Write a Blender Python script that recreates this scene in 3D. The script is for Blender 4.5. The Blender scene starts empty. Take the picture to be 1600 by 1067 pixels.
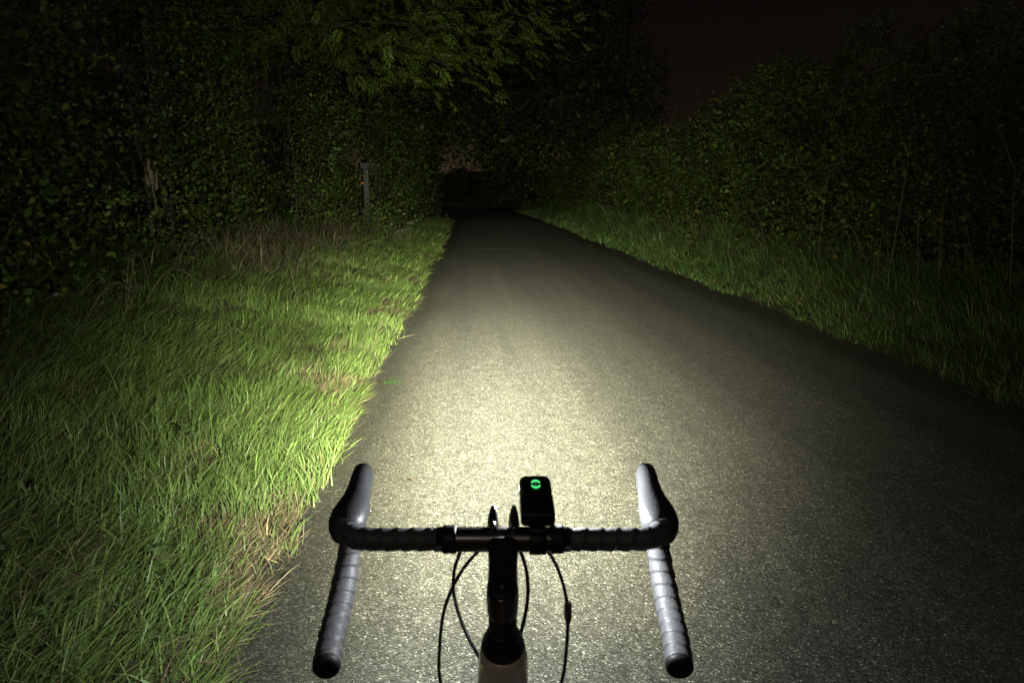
import bpy, math, random
import numpy as np

rng = np.random.default_rng(11)
random.seed(5)
R = math.radians
SC = bpy.context.scene
COL = SC.collection

# ------------------------------------------------------------------ camera, world, exposure
CAM_H = 1.42
cam = bpy.data.cameras.new('camera')
cam_o = bpy.data.objects.new('camera', cam); COL.objects.link(cam_o)
cam.sensor_width = 36.0; cam.lens = 24.0
cam.clip_start = 0.05; cam.clip_end = 2000
cam_o.location = (0, 0, CAM_H)
cam_o.rotation_euler = (R(90 - 12.4), 0, 0)
cam.dof.use_dof = True; cam.dof.focus_distance = 5.0; cam.dof.aperture_fstop = 10.0
SC.camera = cam_o

W = bpy.data.worlds.new('World'); SC.world = W; W.use_nodes = True
nt = W.node_tree; nt.nodes.clear()
tc = nt.nodes.new('ShaderNodeTexCoord'); sep = nt.nodes.new('ShaderNodeSeparateXYZ')
ramp = nt.nodes.new('ShaderNodeValToRGB'); bg = nt.nodes.new('ShaderNodeBackground'); wo = nt.nodes.new('ShaderNodeOutputWorld')
nt.links.new(tc.outputs['Generated'], sep.inputs[0]); nt.links.new(sep.outputs['Z'], ramp.inputs[0])
nt.links.new(ramp.outputs[0], bg.inputs[0]); nt.links.new(bg.outputs[0], wo.inputs[0])
cr = ramp.color_ramp                      # town glow low on the night sky, fading upward
cr.elements[0].position = 0.0; cr.elements[0].color = (0.046, 0.029, 0.018, 1)
cr.elements[1].position = 1.0; cr.elements[1].color = (0.0022, 0.0019, 0.0019, 1)
for p, c in ((0.055, (0.030, 0.0185, 0.0105, 1)), (0.085, (0.0080, 0.0052, 0.0038, 1)), (0.18, (0.0042, 0.0031, 0.0026, 1)), (0.35, (0.0028, 0.0022, 0.0020, 1))):
    e = cr.elements.new(p); e.color = c
bg.inputs['Strength'].default_value = 1.0

# faint warm light low in the sky behind the rider (it draws the back of the bars and the frame paint)
sun = bpy.data.lights.new('night_glow', 'SUN'); sun_o = bpy.data.objects.new('night_glow', sun); COL.objects.link(sun_o)
sun.energy = .13; sun.angle = R(6); sun.color = (1, .86, .70); sun_o.rotation_euler = (R(52), 0, R(-12))

SC.view_settings.view_transform = 'Standard'; SC.view_settings.look = 'None'
SC.view_settings.exposure = 0.0; SC.view_settings.gamma = 1.0
SC.view_settings.use_curve_mapping = False
SC.render.engine = 'CYCLES'
SC.cycles.max_bounces = 3; SC.cycles.diffuse_bounces = 2; SC.cycles.glossy_bounces = 1; SC.cycles.transmission_bounces = 1
SC.cycles.transparent_max_bounces = 4; SC.cycles.use_denoising = True; SC.cycles.use_light_tree = False; SC.cycles.sample_clamp_indirect = 1.0

# ------------------------------------------------------------------ helpers
def tag(o, label=None, cat=None, group=None, kind=None):
    if label: o['label'] = label
    if cat: o['category'] = cat
    if group: o['group'] = group
    if kind: o['kind'] = kind
    return o

def empty(name, loc=(0, 0, 0), rz=0):
    o = bpy.data.objects.new(name, None); COL.objects.link(o)
    o.location = loc; o.rotation_euler = (0, 0, rz); o.empty_display_size = 0.1
    return o

def link(name, me, mat, parent=None, loc=None):
    o = bpy.data.objects.new(name, me); COL.objects.link(o)
    if mat is not None and not me.materials: me.materials.append(mat)
    if parent is not None: o.parent = parent
    if loc is not None: o.location = loc
    return o

def mesh_np(name, V, F, mat=None, col=None, smooth=False):
    """V (n,3), F (m,k) arrays -> mesh; col (n,3) point colour attribute 'tint'."""
    V = np.asarray(V, np.float32); F = np.asarray(F, np.int32)
    me = bpy.data.meshes.new(name)
    n, m, k = len(V), len(F), F.shape[1]
    me.vertices.add(n); me.vertices.foreach_set('co', V.ravel())
    me.loops.add(m * k); me.loops.foreach_set('vertex_index', F.ravel())
    me.polygons.add(m); me.polygons.foreach_set('loop_start', np.arange(0, m * k, k, dtype=np.int32))
    me.polygons.foreach_set('loop_total', np.full(m, k, np.int32))
    me.polygons.foreach_set('use_smooth', np.full(m, smooth, bool))
    if col is not None:
        a = me.attributes.new('tint', 'FLOAT_COLOR', 'POINT')
        c4 = np.ones((n, 4), np.float32); c4[:, :3] = col
        a.data.foreach_set('color', c4.ravel())
    me.update(calc_edges=True)
    if mat: me.materials.append(mat)
    return me

def mesh_py(name, V, F, mat=None, smooth=True):
    me = bpy.data.meshes.new(name)
    me.from_pydata([tuple(map(float, v)) for v in V], [], [tuple(int(i) for i in f) for f in F])
    if smooth:
        me.polygons.foreach_set('use_smooth', [True] * len(me.polygons))
    me.update()
    if mat: me.materials.append(mat)
    return me

class MB:
    def __init__(s): s.V = []; s.F = []
    def add(s, V, F):
        b = len(s.V); s.V += [tuple(v) for v in V]; s.F += [tuple(i + b for i in f) for f in F]
    def build(s, name, mat, parent=None, smooth=True):
        return link(name, mesh_py(name, s.V, s.F, mat, smooth), mat, parent)

def frames(P):
    P = np.asarray(P, float); n = len(P)
    T = np.gradient(P, axis=0); T /= np.linalg.norm(T, axis=1)[:, None] + 1e-12
    a = np.array([0, 0, 1.0]) if abs(T[0][2]) < .9 else np.array([1.0, 0, 0])
    N = np.cross(T[0], a); N /= np.linalg.norm(N); out = []
    for i in range(n):
        N = N - T[i] * np.dot(N, T[i]); N /= np.linalg.norm(N)
        out.append((T[i], N.copy(), np.cross(T[i], N)))
    return out

def tube(P, r, seg=10, cap=True, rfun=None):
    P = np.asarray(P, float); n = len(P)
    r = np.broadcast_to(np.asarray(r, float), (n,))
    s = np.concatenate([[0], np.cumsum(np.linalg.norm(np.diff(P, axis=0), axis=1))])
    V, F = [], []
    for i, (T, N, B) in enumerate(frames(P)):
        for j in range(seg):
            a = 2 * math.pi * j / seg
            rr = r[i] + (rfun(s[i], a) if rfun else 0)
            V.append(P[i] + (N * math.cos(a) + B * math.sin(a)) * rr)
    for i in range(n - 1):
        for j in range(seg):
            k = (j + 1) % seg
            F.append((i * seg + j, i * seg + k, (i + 1) * seg + k, (i + 1) * seg + j))
    if cap:
        F.append(tuple(range(seg - 1, -1, -1))); F.append(tuple((n - 1) * seg + j for j in range(seg)))
    return V, F

def smooth_path(P, n):
    """Catmull-Rom through the points, n samples evenly along the arc."""
    P = np.asarray(P, float)
    Q = np.vstack([2 * P[0] - P[1], P, 2 * P[-1] - P[-2]]); out = []
    for i in range(1, len(Q) - 2):
        for t in np.linspace(0, 1, 24, endpoint=False):
            a, b, c, d = Q[i - 1], Q[i], Q[i + 1], Q[i + 2]
            out.append(.5 * ((2 * b) + (c - a) * t + (2 * a - 5 * b + 4 * c - d) * t * t + (3 * b - a - 3 * c + d) * t ** 3))
    out.append(P[-1]); out = np.array(out)
    s = np.concatenate([[0], np.cumsum(np.linalg.norm(np.diff(out, axis=0), axis=1))])
    u = np.linspace(0, s[-1], n)
    return np.stack([np.interp(u, s, out[:, k]) for k in range(3)], 1)

def lathe(prof, origin, axis, seg=24):
    """prof: list of (r, s) along axis."""
    axis = np.array(axis, float); axis /= np.linalg.norm(axis)
    a = np.array([1.0, 0, 0]) if abs(axis[0]) < .9 else np.array([0, 1.0, 0])
    N = np.cross(axis, a); N /= np.linalg.norm(N); B = np.cross(axis, N)
    V, F = [], []
    for r, s in prof:
        for j in range(seg):
            an = 2 * math.pi * j / seg
            V.append(np.array(origin) + axis * s + (N * math.cos(an) + B * math.sin(an)) * r)
    for i in range(len(prof) - 1):
        for j in range(seg):
            k = (j + 1) % seg
            F.append((i * seg + j, i * seg + k, (i + 1) * seg + k, (i + 1) * seg + j))
    F.append(tuple(range(seg - 1, -1, -1))); F.append(tuple((len(prof) - 1) * seg + j for j in range(seg)))
    return V, F

def super_ring(c, ex, ey, hw, hh, p=2.6, seg=20):
    out = []
    for j in range(seg):
        a = 2 * math.pi * j / seg
        ca, sa = math.cos(a), math.sin(a)
        x = math.copysign(abs(ca) ** (2 / p), ca) * hw; y = math.copysign(abs(sa) ** (2 / p), sa) * hh
        out.append(np.array(c) + np.array(ex) * x + np.array(ey) * y)
    return out

def loft(rings, cap=True):
    seg = len(rings[0]); V = [v for r in rings for v in r]; F = []
    for i in range(len(rings) - 1):
        for j in range(seg):
            k = (j + 1) % seg
            F.append((i * seg + j, i * seg + k, (i + 1) * seg + k, (i + 1) * seg + j))
    if cap:
        F.append(tuple(range(seg - 1, -1, -1))); F.append(tuple((len(rings) - 1) * seg + j for j in range(seg)))
    return V, F

# value noise for shaping terrain and plant fields (numpy)
_perm = np.random.default_rng(3).random((64, 64))
def vnoise(x, y):
    x = np.asarray(x, float); y = np.asarray(y, float)
    xi = np.floor(x).astype(int); yi = np.floor(y).astype(int); fx = x - xi; fy = y - yi
    fx = fx * fx * (3 - 2 * fx); fy = fy * fy * (3 - 2 * fy)
    g = lambda i, j: _perm[i % 64, j % 64]
    return (g(xi, yi) * (1 - fx) + g(xi + 1, yi) * fx) * (1 - fy) + (g(xi, yi + 1) * (1 - fx) + g(xi + 1, yi + 1) * fx) * fy

def sstep(a, b, x):
    t = np.clip((np.asarray(x, float) - a) / (b - a), 0, 1); return t * t * (3 - 2 * t)

# ------------------------------------------------------------------ materials
def mat_new(name):
    m = bpy.data.materials.new(name); m.use_nodes = True
    n = m.node_tree.nodes; return m, m.node_tree, n['Principled BSDF'], n['Material Output']

def simple(name, col, rough=.5, metal=0, spec=.5, noise=0.0, nscale=200, bump=0.0, coat=0):
    m, t, b, o = mat_new(name)
    b.inputs['Base Color'].default_value = (*col, 1); b.inputs['Roughness'].default_value = rough
    b.inputs['Metallic'].default_value = metal; b.inputs['Specular IOR Level'].default_value = spec
    b.inputs['Coat Weight'].default_value = coat
    if noise or bump:
        tcn = t.nodes.new('ShaderNodeTexCoord'); nz = t.nodes.new('ShaderNodeTexNoise')
        nz.inputs['Scale'].default_value = nscale; nz.inputs['Detail'].default_value = 4
        t.links.new(tcn.outputs['Object'], nz.inputs['Vector'])
        if noise:
            mr = t.nodes.new('ShaderNodeMapRange'); mr.inputs[1].default_value = .3; mr.inputs[2].default_value = .7
            mr.inputs[3].default_value = 1 - noise; mr.inputs[4].default_value = 1 + noise
            mx = t.nodes.new('ShaderNodeMix'); mx.data_type = 'RGBA'; mx.blend_type = 'MULTIPLY'; mx.inputs[0].default_value = 1
            mx.inputs[6].default_value = (*col, 1)
            t.links.new(nz.outputs[0], mr.inputs[0]); t.links.new(mr.outputs[0], mx.inputs[7]); t.links.new(mx.outputs[2], b.inputs['Base Color'])
        if bump:
            bp = t.nodes.new('ShaderNodeBump'); bp.inputs['Strength'].default_value = bump; bp.inputs['Distance'].default_value = .002
            t.links.new(nz.outputs[0], bp.inputs['Height']); t.links.new(bp.outputs[0], b.inputs['Normal'])
    return m

def emit(name, col, strength):
    m, t, b, o = mat_new(name); m.cycles.emission_sampling = 'NONE'
    b.inputs['Base Color'].default_value = (*[c * .2 for c in col], 1)
    b.inputs['Emission Color'].default_value = (*col, 1); b.inputs['Emission Strength'].default_value = strength
    return m

def plant(name, rough=.45, spec=.4, trans=.35):
    """Leaf / blade: per-leaf tint from the mesh, some light passing through."""
    m, t, b, o = mat_new(name)
    at = t.nodes.new('ShaderNodeAttribute'); at.attribute_name = 'tint'
    t.links.new(at.outputs['Color'], b.inputs['Base Color'])
    b.inputs['Roughness'].default_value = rough; b.inputs['Specular IOR Level'].default_value = spec
    tr = t.nodes.new('ShaderNodeBsdfTranslucent'); ms = t.nodes.new('ShaderNodeMixShader'); ms.inputs[0].default_value = trans
    t.links.new(at.outputs['Color'], tr.inputs['Color'])
    t.links.new(b.outputs[0], ms.inputs[1]); t.links.new(tr.outputs[0], ms.inputs[2]); t.links.new(ms.outputs[0], o.inputs['Surface'])
    return m

M = dict(
    rubber=simple('hood_rubber', (.046, .047, .049), .45, noise=.15, nscale=300, bump=.25),
    tape=simple('bar_tape', (.105, .107, .112), .50, noise=.2, nscale=260, bump=.35),
    alloy=simple('black_alloy', (.16, .155, .155), .30, metal=.85, noise=.1, nscale=400),
    matt=simple('matt_black', (.012, .012, .012), .55),
    plastic=simple('black_plastic', (.010, .010, .010), .5, bump=.1, nscale=900),
    paint=simple('taupe_paint', (.78, .70, .60), .35, coat=.4, noise=.06, nscale=60),
    cable=simple('cable_housing', (.012, .012, .014), .35),
    steel=simple('steel', (.55, .55, .56), .3, metal=1),
    tyre=simple('tyre_rubber', (.02, .02, .02), .75, bump=.4, nscale=500),
    bark=simple('bark', (.050, .042, .030), .9, noise=.5, nscale=14, bump=.8),
    twig=simple('twig_bark', (.12, .10, .065), .85, noise=.4, nscale=40),
    straw=simple('dead_stalk', (.22, .18, .10), .8, noise=.3, nscale=60),
    post=simple('weathered_post', (.060, .064, .062), .85, noise=.5, nscale=18, bump=.5),
    deadwood=simple('pale_dead_wood', (.12, .09, .058), .85, noise=.35, nscale=40, bump=.6),
    stem=simple('green_stem', (.10, .14, .045), .6, noise=.2, nscale=50),
    petal=simple('white_petal', (.34, .35, .33), .6),
    berry=simple('red_berry', (.45, .03, .02), .3),
    amber=simple('amber_reflector', (.8, .28, .04), .25),
    lens=emit('lamp_lens', (1, .96, .86), 6),
    window=emit('side_window', (.86, .94, 1), 8),
    green=emit('green_led', (.10, 1, .27), 1.0),
    leaf=plant('leaf', .5, .3, .30), ash=plant('ash_leaf', .5, .3, .35),
    blade=plant('grass_blade', .45, .40, .16), dry=plant('dry_grass', .8, .15, .2),
)

# soil / thatch below the grass
def ground_mat():
    m, t, b, o = mat_new('soil')
    tcn = t.nodes.new('ShaderNodeTexCoord')
    n1 = t.nodes.new('ShaderNodeTexNoise'); n1.inputs['Scale'].default_value = 60; n1.inputs['Detail'].default_value = 6
    n2 = t.nodes.new('ShaderNodeTexNoise'); n2.inputs['Scale'].default_value = 1.3; n2.inputs['Detail'].default_value = 3
    r1 = t.nodes.new('ShaderNodeValToRGB'); r1.color_ramp.elements[0].color = (.030, .022, .012, 1); r1.color_ramp.elements[1].color = (.13, .095, .05, 1)
    r1.color_ramp.elements[0].position = .35; r1.color_ramp.elements[1].position = .7
    r2 = t.nodes.new('ShaderNodeValToRGB'); r2.color_ramp.elements[0].color = (.035, .048, .014, 1); r2.color_ramp.elements[1].color = (.075, .065, .03, 1)
    mx = t.nodes.new('ShaderNodeMix'); mx.data_type = 'RGBA'; mx.inputs[0].default_value = .5
    bp = t.nodes.new('ShaderNodeBump'); bp.inputs['Strength'].default_value = .8; bp.inputs['Distance'].default_value = .02
    for n in (n1, n2): t.links.new(tcn.outputs['Object'], n.inputs['Vector'])
    t.links.new(n1.outputs[0], r1.inputs[0]); t.links.new(n2.outputs[0], r2.inputs[0])
    t.links.new(r1.outputs[0], mx.inputs[6]); t.links.new(r2.outputs[0], mx.inputs[7]); t.links.new(mx.outputs[2], b.inputs['Base Color'])
    t.links.new(n1.outputs[0], bp.inputs['Height']); t.links.new(bp.outputs[0], b.inputs['Normal'])
    b.inputs['Roughness'].default_value = .95
    return m
M['soil'] = ground_mat()

def road_mat():
    m, t, b, o = mat_new('asphalt')
    L = t.links.new
    tcn = t.nodes.new('ShaderNodeTexCoord'); mp = t.nodes.new('ShaderNodeMapping'); mp.inputs['Rotation'].default_value = (0, 0, R(-3.55))
    L(tcn.outputs['Object'], mp.inputs['Vector'])
    def vor(scale, feat='F1'):
        v = t.nodes.new('ShaderNodeTexVoronoi'); v.inputs['Scale'].default_value = scale; v.feature = feat; L(mp.outputs[0], v.inputs['Vector']); return v
    def noi(scale, det=4, stretch=None):
        n = t.nodes.new('ShaderNodeTexNoise'); n.inputs['Scale'].default_value = scale; n.inputs['Detail'].default_value = det
        if stretch:
            mm = t.nodes.new('ShaderNodeMapping'); mm.inputs['Scale'].default_value = stretch; L(mp.outputs[0], mm.inputs['Vector']); L(mm.outputs[0], n.inputs['Vector'])
        else: L(mp.outputs[0], n.inputs['Vector'])
        return n
    def ramp_(src, pts):
        r = t.nodes.new('ShaderNodeValToRGB'); e = r.color_ramp.elements
        e[0].position, e[0].color = pts[0][0], (*pts[0][1], 1); e[1].position, e[1].color = pts[-1][0], (*pts[-1][1], 1)
        for p, c in pts[1:-1]: k = e.new(p); k.color = (*c, 1)
        L(src, r.inputs[0]); return r
    def mul(a, bb, f=1.0, mode='MULTIPLY'):
        x = t.nodes.new('ShaderNodeMix'); x.data_type = 'RGBA'; x.blend_type = mode; x.inputs[0].default_value = f
        L(a, x.inputs[6]); L(bb, x.inputs[7]); return x.outputs[2]
    v1 = vor(185); v2 = vor(75)
    sepc = t.nodes.new('ShaderNodeSeparateColor'); L(v1.outputs['Color'], sepc.inputs[0])
    stones = ramp_(sepc.outputs[0], [(0, (.055, .054, .051)), (.35, (.088, .085, .077)), (.75, (.140, .136, .118)), (.93, (.20, .196, .175)), (.965, (.31, .305, .28)), (1, (.50, .50, .47))])
    sepd = t.nodes.new('ShaderNodeSeparateColor'); L(v2.outputs['Color'], sepd.inputs[0])
    coarse = ramp_(sepd.outputs[1], [(0, (.84, .84, .84)), (1, (1.16, 1.16, 1.15))])
    col = mul(stones.outputs[0], coarse.outputs[0])
    mid = noi(9, 6); rm = ramp_(mid.outputs[0], [(.3, (.90, .90, .90)), (.7, (1.1, 1.1, 1.08))]); col = mul(col, rm.outputs[0])
    st = noi(1.0, 4, (2.3, .07, 1)); rs = ramp_(st.outputs[0], [(.34, (.80, .80, .81)), (.66, (1.14, 1.13, 1.09))]); col = mul(col, rs.outputs[0])
    g1 = noi(52, 2); rg = ramp_(g1.outputs[0], [(.33, (.85, .85, .85)), (.67, (1.15, 1.15, 1.15))]); col = mul(col, rg.outputs[0])
    g2 = noi(24, 2, (1, .45, 1)); rh = ramp_(g2.outputs[0], [(.33, (.90, .90, .90)), (.67, (1.10, 1.10, 1.10))]); col = mul(col, rh.outputs[0])
    # worn paler wheel tracks, dirty damp margins with some lamp falloff painted in: lateral position stored on the mesh
    at = t.nodes.new('ShaderNodeAttribute'); at.attribute_name = 'tint'
    col = mul(col, at.outputs['Color'])
    L(col, b.inputs['Base Color'])
    # relief of the chippings
    hgt = t.nodes.new('ShaderNodeMath'); hgt.operation = 'MULTIPLY_ADD'; hgt.inputs[1].default_value = -1.0
    L(v1.outputs['Distance'], hgt.inputs[0]); L(sepc.outputs[1], hgt.inputs[2])
    bp = t.nodes.new('ShaderNodeBump'); bp.inputs['Strength'].default_value = .9; bp.inputs['Distance'].default_value = .004
    L(hgt.outputs[0], bp.inputs['Height'])
    n3 = noi(30, 4); bp2 = t.nodes.new('ShaderNodeBump'); bp2.inputs['Strength'].default_value = .2; bp2.inputs['Distance'].default_value = .01
    L(n3.outputs[0], bp2.inputs['Height']); L(bp.outputs[0], bp2.inputs['Normal']); L(bp2.outputs[0], b.inputs['Normal'])
    b.inputs['Roughness'].default_value = .62; b.inputs['Specular IOR Level'].default_value = .45
    return m
M['asphalt'] = road_mat()

# ------------------------------------------------------------------ terrain
HALF = 2.2
def cx(y):                                            # road centre line
    y = np.asarray(y, float); return 1.45 - .062 * y - .0022 * np.maximum(y - 35, 0) ** 2
def zg(t, y):                                         # verge and bank height, t = distance right of the centre line
    t = np.asarray(t, float); y = np.asarray(y, float)
    ul = np.maximum(-t - HALF, 0); ur = np.maximum(t - HALF, 0)
    z = .05 * sstep(0, .25, ul) + .62 * sstep(.2, 4.2, ul) + .04 * sstep(0, .25, ur) + .30 * sstep(.2, 2.4, ur)
    z = z + (vnoise(t * 2.1 + 7, y * 2.1) - .5) * .15 * sstep(.1, .8, ul + ur) + (vnoise(t * .5, y * .4) - .5) * .22 * sstep(.5, 2.5, ul + ur)
    z = z + 4.3 * sstep(4.2, 10, ul) + 3.5 * sstep(10, 40, ul) + 4.0 * sstep(3.9, 9, ur) + 3.0 * sstep(9, 40, ur)          # unseen fields raised to block the horizon glow behind the hedges
    edge = .05 * (vnoise(t * 0 + 3.3, y * .9) - .5) + .06 * (vnoise(t * 0 + 9.1, y * 6) - .5)
    return np.where(np.abs(t) < HALF - .12 + edge, -.05, z - .02 * (ul + ur < .1))
def gpt(t, y, dz=0.0): return (float(cx(y) + t), float(y), float(zg(t, y) + dz))

ys = np.concatenate([[-600, -200, -80, -40, -20, -10], np.arange(-6, 12, .12), np.arange(12, 40, .5), np.arange(40, 126, 3), [126, 160, 220, 320, 600, 1200]])
ts = np.concatenate([[-900, -300, -100, -60, -42, -34, -28, -22, -18, -15, -13, -12, -11, -10, -9], np.arange(-8, -2.6, .3), np.arange(-2.6, -1.9, .05), [-1.5, 0, 1.5], np.arange(1.9, 2.6, .05), np.arange(2.6, 6.3, .25), [7, 8, 9, 10, 11, 13, 15, 20, 26, 34, 42, 60, 100, 300, 900]])
TT, YY = np.meshgrid(ts, ys)
V = np.stack([cx(np.minimum(YY, 126)) + TT, YY, zg(TT, YY)], -1).reshape(-1, 3)
nx, ny = len(ts), len(ys)
idx = np.arange(nx * ny).reshape(ny, nx)
F = np.stack([idx[:-1, :-1], idx[:-1, 1:], idx[1:, 1:], idx[1:, :-1]], -1).reshape(-1, 4)
tag(link('ground', mesh_np('ground', V, F, M['soil'], smooth=True), M['soil']), 'dark soil and thatch under the verges and fields', kind='structure')

ys = np.concatenate([np.arange(-80, -6, 4), np.arange(-6, 30, .25), np.arange(30, 124, 2)])
ts = np.linspace(-2.32, 2.32, 59)
TT, YY = np.meshgrid(ts, ys)
jag = (vnoise(YY * 2.3, TT * 0 + np.sign(TT) * 5 + 20) - .5) * .12 * (np.abs(TT) > 2.2)
V = np.stack([cx(YY) + TT + jag, YY, .018 * (1 - (TT / 2.3) ** 2) - .0], -1).reshape(-1, 3)
nx, ny = len(ts), len(ys); idx = np.arange(nx * ny).reshape(ny, nx)
F = np.stack([idx[:-1, :-1], idx[:-1, 1:], idx[1:, 1:], idx[1:, :-1]], -1).reshape(-1, 4)
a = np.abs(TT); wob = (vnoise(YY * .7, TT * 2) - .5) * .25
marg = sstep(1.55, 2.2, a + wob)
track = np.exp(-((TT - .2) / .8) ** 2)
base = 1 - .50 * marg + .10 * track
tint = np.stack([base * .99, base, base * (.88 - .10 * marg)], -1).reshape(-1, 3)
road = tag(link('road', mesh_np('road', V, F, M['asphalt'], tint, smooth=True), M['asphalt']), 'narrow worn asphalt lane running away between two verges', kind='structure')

# ------------------------------------------------------------------ leaves, blades
def unit(v): return v / (np.linalg.norm(v, axis=-1, keepdims=True) + 1e-9)
def leaf_mesh(P, D, N, L, Wd, tint, fine=True):
    """one leaf at each P along D with normal N; returns V, F, C"""
    n = len(P); D = unit(D); N = unit(N - D * np.sum(N * D, 1)[:, None]); S = np.cross(D, N)
    L = np.broadcast_to(L, (n,))[:, None]; Wd = np.broadcast_to(Wd, (n,))[:, None]
    f = .12 + .25 * rng.random((n, 1))
    if fine == 2:
        V = np.stack([P, P + D * L * .18 - S * Wd * .40 + N * Wd * f, P + D * L * .60 - S * Wd * .46 + N * Wd * f * .8, P + D * L - N * L * .10, P + D * L * .60 + S * Wd * .46 + N * Wd * f * .8, P + D * L * .18 + S * Wd * .40 + N * Wd * f, P + D * L * .45], 1).reshape(-1, 3)
        F0 = np.array([[0, 1, 6], [1, 2, 6], [2, 3, 6], [3, 4, 6], [4, 5, 6], [5, 0, 6]]); k = 7
    elif fine:
        pts = [P, P + D * L * .38 - S * Wd * .5 + N * Wd * f, P + D * L * .45, P + D * L * .38 + S * Wd * .5 + N * Wd * f,
               P + D * L * .97 - N * L * .12]
        V = np.stack(pts, 1).reshape(-1, 3)
        F0 = np.array([[0, 1, 2], [0, 2, 3], [1, 4, 2], [2, 4, 3]])
        k = 5
    else:
        V = np.stack([P, P + D * L * .45 - S * Wd * .5, P + D * L, P + D * L * .45 + S * Wd * .5], 1).reshape(-1, 3)
        F0 = np.array([[0, 1, 2], [0, 2, 3]]); k = 4
    F = (F0[None] + (np.arange(n) * k)[:, None, None]).reshape(-1, 3)
    C = np.repeat(tint, k, 0)
    return V, F, C

def leaf_tint(n, base, var=.35, yellow=.03):
    base = np.array(base)
    v = np.exp(rng.normal(0, var, (n, 1)))
    c = base[None] * v * (1 + rng.normal(0, .10, (n, 3)))
    y = rng.random(n) < yellow
    c[y] = np.array([.22, .19, .04]) * np.exp(rng.normal(0, .3, (y.sum(), 1)))
    return np.clip(c, .005, .6)

class Cloud:
    def __init__(s): s.v = []; s.f = []; s.c = []; s.n = 0
    def add(s, V, F, C): s.v.append(V); s.f.append(F + s.n); s.c.append(C); s.n += len(V)
    def build(s, name, mat, parent=None, smooth=False):
        me = mesh_np(name, np.concatenate(s.v), np.concatenate(s.f), mat, np.concatenate(s.c), smooth)
        return link(name, me, mat, parent)

def clumps(cloud, centers, out, per, spread, L, base, fine=True, var=.30, yellow=.03, droop=.3, wratio=.58):
    """leafy sprays: each centre (k,3) carries a twig that leans outward, leaves set along it on both sides"""
    k = len(centers); n = k * per
    A = unit(out * .75 + rng.normal(0, .55, (k, 3)) + np.array([0, 0, -droop * .6]))
    up0 = rng.normal(0, .35, (k, 3)) + np.array([0, 0, 1.0]) + out * .5
    S = unit(np.cross(A, up0)); Nn = np.cross(S, A)
    tl = np.broadcast_to(spread, (k,)) * 3.6 * np.exp(rng.normal(0, .25, k))
    rp = lambda v: np.repeat(v, per, 0)
    u = (np.tile(np.arange(per), k) + rng.random(n)) / per
    side = np.where(rng.random(n) < .5, -1.0, 1.0)[:, None]
    tw = np.exp(rng.normal(0, .30, (k, 1)))                            # light and dark sprays
    P = rp(centers) + rp(A) * (rp(tl) * (u - .45))[:, None] - rp(Nn) * (rp(tl) * .22 * u * u)[:, None] + rng.normal(0, 1, (n, 3)) * (rp(np.broadcast_to(spread, (k,))) * .30)[:, None]
    D = rp(A) * .5 + rp(S) * side * .75 + rng.normal(0, .38, (n, 3)); D[:, 2] -= droop * .6
    N = rp(Nn) + rng.normal(0, .42, (n, 3))
    ln = rp(np.broadcast_to(L, (k,)) * np.exp(rng.normal(0, .18, k))) * (.6 + .6 * rng.random(n))
    cloud.add(*leaf_mesh(P, D, N, ln, ln * wratio * (.8 + .4 * rng.random(n)), leaf_tint(n, base, var, yellow) * rp(tw), fine))

def branch_tubes(mb, paths, r0, r1, seg=5):
    for p in paths:
        n = len(p); mb.add(*tube(p, np.linspace(r0, r1, n), seg, cap=True))

def wobble(a, b, n=7, amp=.08, sag=0.0):
    a = np.array(a, float); b = np.array(b, float); t = np.linspace(0, 1, n)[:, None]
    d = np.linalg.norm(b - a)
    off = np.cumsum(rng.normal(0, amp * d / n, (n, 3)), 0); off -= off[0] + (off[-1] - off[0]) * t
    p = a + (b - a) * t + off; p[:, 2] += sag * np.sin(t[:, 0] * math.pi)
    return p

# ------------------------------------------------------------------ the bicycle
BX, BY, BZ = -0.011, 0.798, CAM_H - 0.434
bike = tag(empty('road_bicycle', (BX, .70, 0)), 'drop bar road bicycle seen from the saddle, taped bars and taupe frame', 'bicycle')
def bk(v): return np.asarray(v, float) + np.array([BX, BY, BZ]) - np.array([BX, .70, 0])     # bar centre -> bike local
def part(name, mb_or_VF, mat, parent=bike, smooth=True):
    if isinstance(mb_or_VF, MB): V, F = mb_or_VF.V, mb_or_VF.F
    else: V, F = mb_or_VF
    return link(name, mesh_py(name, V, F, mat, smooth), mat, parent)

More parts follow.
